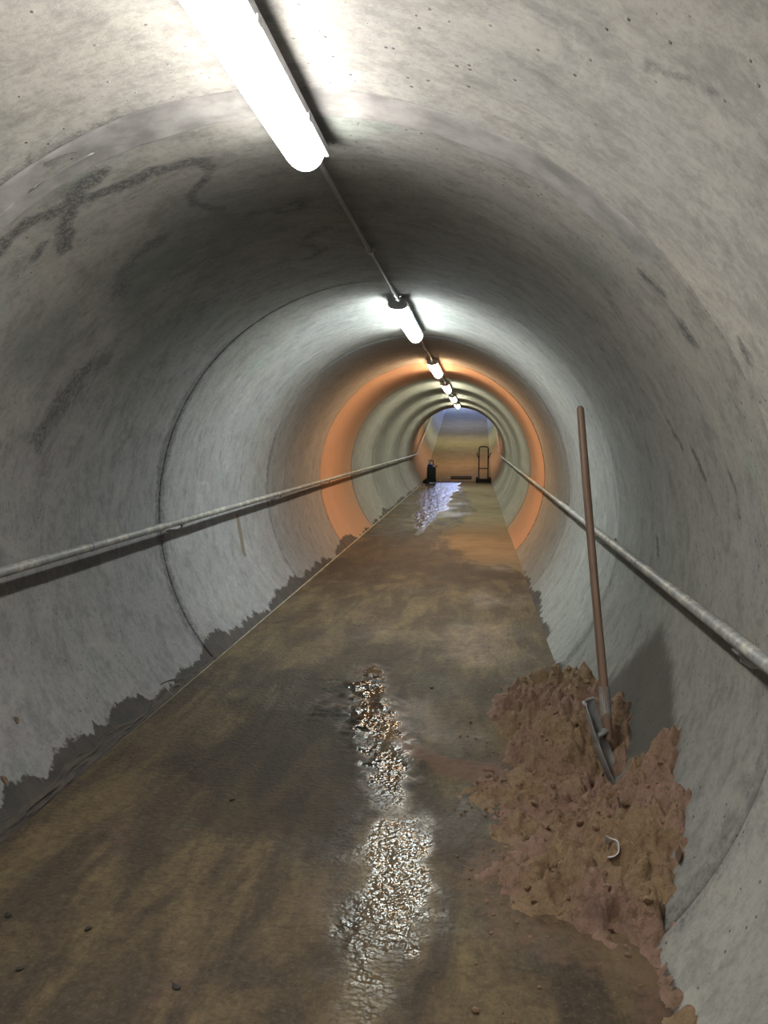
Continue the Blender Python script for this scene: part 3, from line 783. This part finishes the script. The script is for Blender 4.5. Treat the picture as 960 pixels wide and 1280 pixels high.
# ------------------------------------------------------------------ litter on the sand
x0, y0 = 1.10, 2.76; z0 = sand_h(x0, y0)
cu = MB(); V = []; F = []; K = 16
for layer, rad in enumerate((.034, .0305)):
    for k in range(K):
        a = math.radians(-115 + 205 * k / (K - 1)); hh = .040 + .016 * math.sin(k * .9) * (k / K)
        V.append((rad * math.cos(a), rad * math.sin(a), -.012)); V.append((rad * 1.1 * math.cos(a), rad * 1.1 * math.sin(a), hh))
o_ = 2 * K
for k in range(K - 1):
    F += [(2 * k, 2 * k + 2, 2 * k + 3, 2 * k + 1), (o_ + 2 * k, o_ + 2 * k + 1, o_ + 2 * k + 3, o_ + 2 * k + 2), (2 * k + 1, 2 * k + 3, o_ + 2 * k + 3, o_ + 2 * k + 1), (2 * k, o_ + 2 * k, o_ + 2 * k + 2, 2 * k + 2)]
F += [(0, 1, o_ + 1, o_), (2 * K - 2, o_ + 2 * K - 2, o_ + 2 * K - 1, 2 * K - 1)]
cup = cu.add(V, F).build('cup_shard', M_WHITE); cup.location = (x0, y0, z0 + .010); cup.rotation_euler = (math.radians(40), math.radians(-14), math.radians(8))
tag(cup, 'white broken ring of a plastic cup on the sand', 'litter')
x0, y0 = 1.165, 2.93; z0 = sand_h(x0, y0)
s = MB(); s.tube([(0, .03, .035), (.003, .0, .02), (.002, -.035, .0), (.006, -.06, -.012)], [.004, .0055, .0055, .004], 8)
s = s.build('stick', M_DARKW); s.location = (x0, y0, z0 + .01); tag(s, 'short dark stick poking out of the sand above the white shard', 'stick')
lf = MB(); V = []; F = []
for k in range(9):
    t = k / 8; w = .011 * math.sin(math.pi * min(1, t * .92 + .06)); V += [(-w, t * .06, .004 * math.sin(t * 3)), (0, t * .06, -.002), (w, t * .06, .004)]
    V += [(-w, t * .06, .006 * math.sin(t * 3) + .0015), (0, t * .06, 0), (w, t * .06, .0055)]
for k in range(8):
    a = k * 6; c = a + 6
    F += [(a, a + 1, c + 1, c), (a + 1, a + 2, c + 2, c + 1), (a + 3, c + 3, c + 4, a + 4), (a + 4, c + 4, c + 5, a + 5), (a, c, c + 3, a + 3), (a + 2, a + 5, c + 5, c + 2)]
lf = lf.add(V, F).build('leaf', M_LEAF); hz = sand_h(1.305, 2.58)
lf.location = (1.290, 2.56, max(hz, .17) + .012); lf.rotation_euler = (math.radians(35), math.radians(-30), math.radians(-35))
tag(lf, 'dry brown leaf where the sand meets the right wall', 'leaf')
for k, (x, y, r, lb) in enumerate(((-.401, 3.210, .010, 'dark pebble alone on the olive patch left of the muddy trail'), (-.873, 2.314, .013, 'dark pebble at the left photo edge'),
    (-.579, 2.275, .010, 'dark pebble on the lower left floor beside a yellowish patch'), (-.202, 2.047, .013, 'dark pebble nearest the bottom edge of the photo'),
    (-.685, 2.070, .009, 'small dark pebble near the lower left corner'), (.367, 4.852, .014, 'dark pebble beyond the muddy ripples'))):
    p = MB(); rn = random.Random(k); p.add([Vector((v.x * 1.5, v.y, v.z * .6)) * r * rn.uniform(.8, 1.15) for v in iv], iff)
    p = p.build('pebble', M_PEB); p.location = (x, y, r * .35); p.rotation_euler = (0, 0, rn.uniform(0, 3))
    tag(p, lb, 'pebble', 'pebbles on the floor')

# ------------------------------------------------------------------ far end: hand truck, upright case, drain
ht_ = empty('hand_truck', (.875, 27.45, 0))
W = .155
f = MB(); pts = [(-W, 0, .06)] + [(-W, -.0, z) for z in (.4, .8, 1.12)]
for k in range(1, 8):
    a = math.pi * (1 - k / 8); pts.append((W * .55 * math.cos(a) + (-W * .45 if k < 4 else (W * .45 if k > 4 else 0)), 0, 1.16 + .085 * math.sin(a)))
pts += [(W, 0, z) for z in (1.12, .8, .4, .06)]
f.tube(pts, .022, 10); f.build('frame', M_BLACK, ht_)
for z in (.50, .14):
    c = MB(); c.tube([(-W, 0, z), (W, 0, z)], .016, 8); c.build('crossbar', M_BLACK, ht_)
for sx in (-1, 1):
    g = MB(); g.tube([(sx * W, 0, .82), (sx * (W + .045), .02, .93), (sx * (W + .075 + (.02 if sx > 0 else 0)), .05, 1.04)], [.015, .017, .017], 8); g.build('grip', M_RUBBER, ht_)
    w = MB(); w.tube([(sx * (W + .025), .06, .105), (sx * (W + .04), .06, .105), (sx * (W + .085), .06, .105), (sx * (W + .10), .06, .105)], [.085, .105, .105, .085], 20)
    wh = w.build('wheel', M_RUBBER, ht_)
    hbm = MB(); hbm.tube([(sx * (W + .02), .06, .105), (sx * (W + .108), .06, .105)], .028, 12); hbm.build('wheel_hub', M_GALV, wh)
a = MB(); a.tube([(-W - .1, .06, .105), (W + .1, .06, .105)], .010, 8); a.build('axle', M_BLACK, ht_)
t = MB(); t.box((0, -.10, .022), (.42, .22, .012)); t.box((0, -.004, .075), (.42, .012, .12)); t.build('toe_plate', M_BLACK, ht_, smooth=False, bevel=.004)
tag(ht_, 'empty black two-wheeled hand truck standing at the foot of the ramp', 'hand truck')

cs = empty('equipment_case', (-.885, 27.30, 0))
b = MB(); b.box((0, 0, .33), (.30, .24, .44)); b.build('body', M_SLATE, cs, bevel=.028)
tp = MB(); V = [(-.15, -.12, .552), (.15, -.12, .552), (.15, .12, .552), (-.15, .12, .552), (-.10, -.06, .655), (.11, -.06, .630), (.11, .08, .630), (-.10, .08, .655)]
tp.add(V, [(0, 3, 2, 1), (4, 5, 6, 7), (0, 1, 5, 4), (1, 2, 6, 5), (2, 3, 7, 6), (3, 0, 4, 7)]); tp.build('lid', M_BLUE, cs, bevel=.015)
h = MB(); h.tube([(-.055, 0, .63), (-.058, 0, .72), (-.045, 0, .765), (0, 0, .78), (.045, 0, .765), (.058, 0, .72), (.055, 0, .63)], .014, 10); h.build('handle', M_RUBBER, cs)
l = MB(); l.box((.085, -.118, .585), (.07, .02, .035), Matrix.Rotation(.5, 3, 'Y')); l.build('latch', M_WHITE, cs, smooth=False, bevel=.004)
bs = MB(); bs.box((-.02, .0, .075), (.36, .28, .09)); bs.build('base', M_RUBBER, cs, bevel=.02)
for sx in (-1, 1):
    w = MB(); w.tube([(sx * .155 - .02, .05, .06), (sx * .185 - .02, .05, .06)], .06, 16); w.build('wheel', M_RUBBER, cs)
n = MB(); n.tube([(.155, -.03, .60), (.19, -.06, .58), (.20, -.07, .54)], .012, 8); n.build('spout', M_BLACK, cs)
tag(cs, 'dark upright equipment case with blue lid and loop handle at tunnel end', 'case')
bo = empty('bottle', (-1.0, 27.62, 0.0))
pr = [(.045, 0), (.05, .02), (.05, .62), (.046, .68), (.024, .74), (.022, .78)]
b = MB(); b.tube([(0, 0, z) for r, z in pr], [r for r, z in pr], 14); b.build('body', M_WHITE, bo)
c = MB(); c.tube([(0, 0, .78), (0, 0, .82)], .026, 12); c.build('cap', M_WHITE, bo)
tag(bo, 'tall white bottle behind the dark equipment case', 'bottle')
bn = MB(); V = []
bag = MB(); 
V = [Vector((v.x * .13 * (1 + .15 * math.sin(7 * v.y)), v.y * .12, max(-.6, v.z) * .11 + .066)) for v in iv]
bag.add(V, iff); bag = bag.build('waste_bag', M_RUBBER); bag.location = (-1.04, 27.02, .0)
tag(bag, 'low dark bundle on the floor left of the equipment case', 'bundle')

dr = empty('shadow_gap_strip', (.12, YK - .04, 0))  # dark slatted strip standing in for the shaded gap at the ramp's foot
k = MB(); k.box((0, 0, .004), (1.96, .11, .012)); k.build('frame', M_SLOT, dr, smooth=False)
slat = MB(); slat.box((0, 0, 0), (.018, .09, .012)); sm = slat.mesh('slat'); sm.materials.append(M_SLOT)
for i in range(48):
    o = bpy.data.objects.new('slat', sm); COL.objects.link(o); o.parent = dr; o.location = (-.95 + i * .0404, 0, .014)
tag(dr, 'narrow black slatted strip for the shadow gap across the foot of the ramp', 'drain')
yy, zz = ramp_pt(.75, 0)
gt = empty('drain_grate', (.10, yy, zz + .004)); gt.rotation_euler = (AL, 0, 0)
k = MB(); k.box((0, 0, 0), (.74, .50, .012)); k.build('plate', M_SLOT, gt, smooth=False)
bar = MB(); bar.box((0, 0, 0), (.03, .46, .014)); bm_ = bar.mesh('bar'); bm_.materials.append(M_RUBBER)
for i in range(12):
    o = bpy.data.objects.new('bar', bm_); COL.objects.link(o); o.parent = gt; o.location = (-.33 + i * .06, 0, .010)
tag(gt, 'dark rectangular grate set in the foot of the ramp', 'grate')
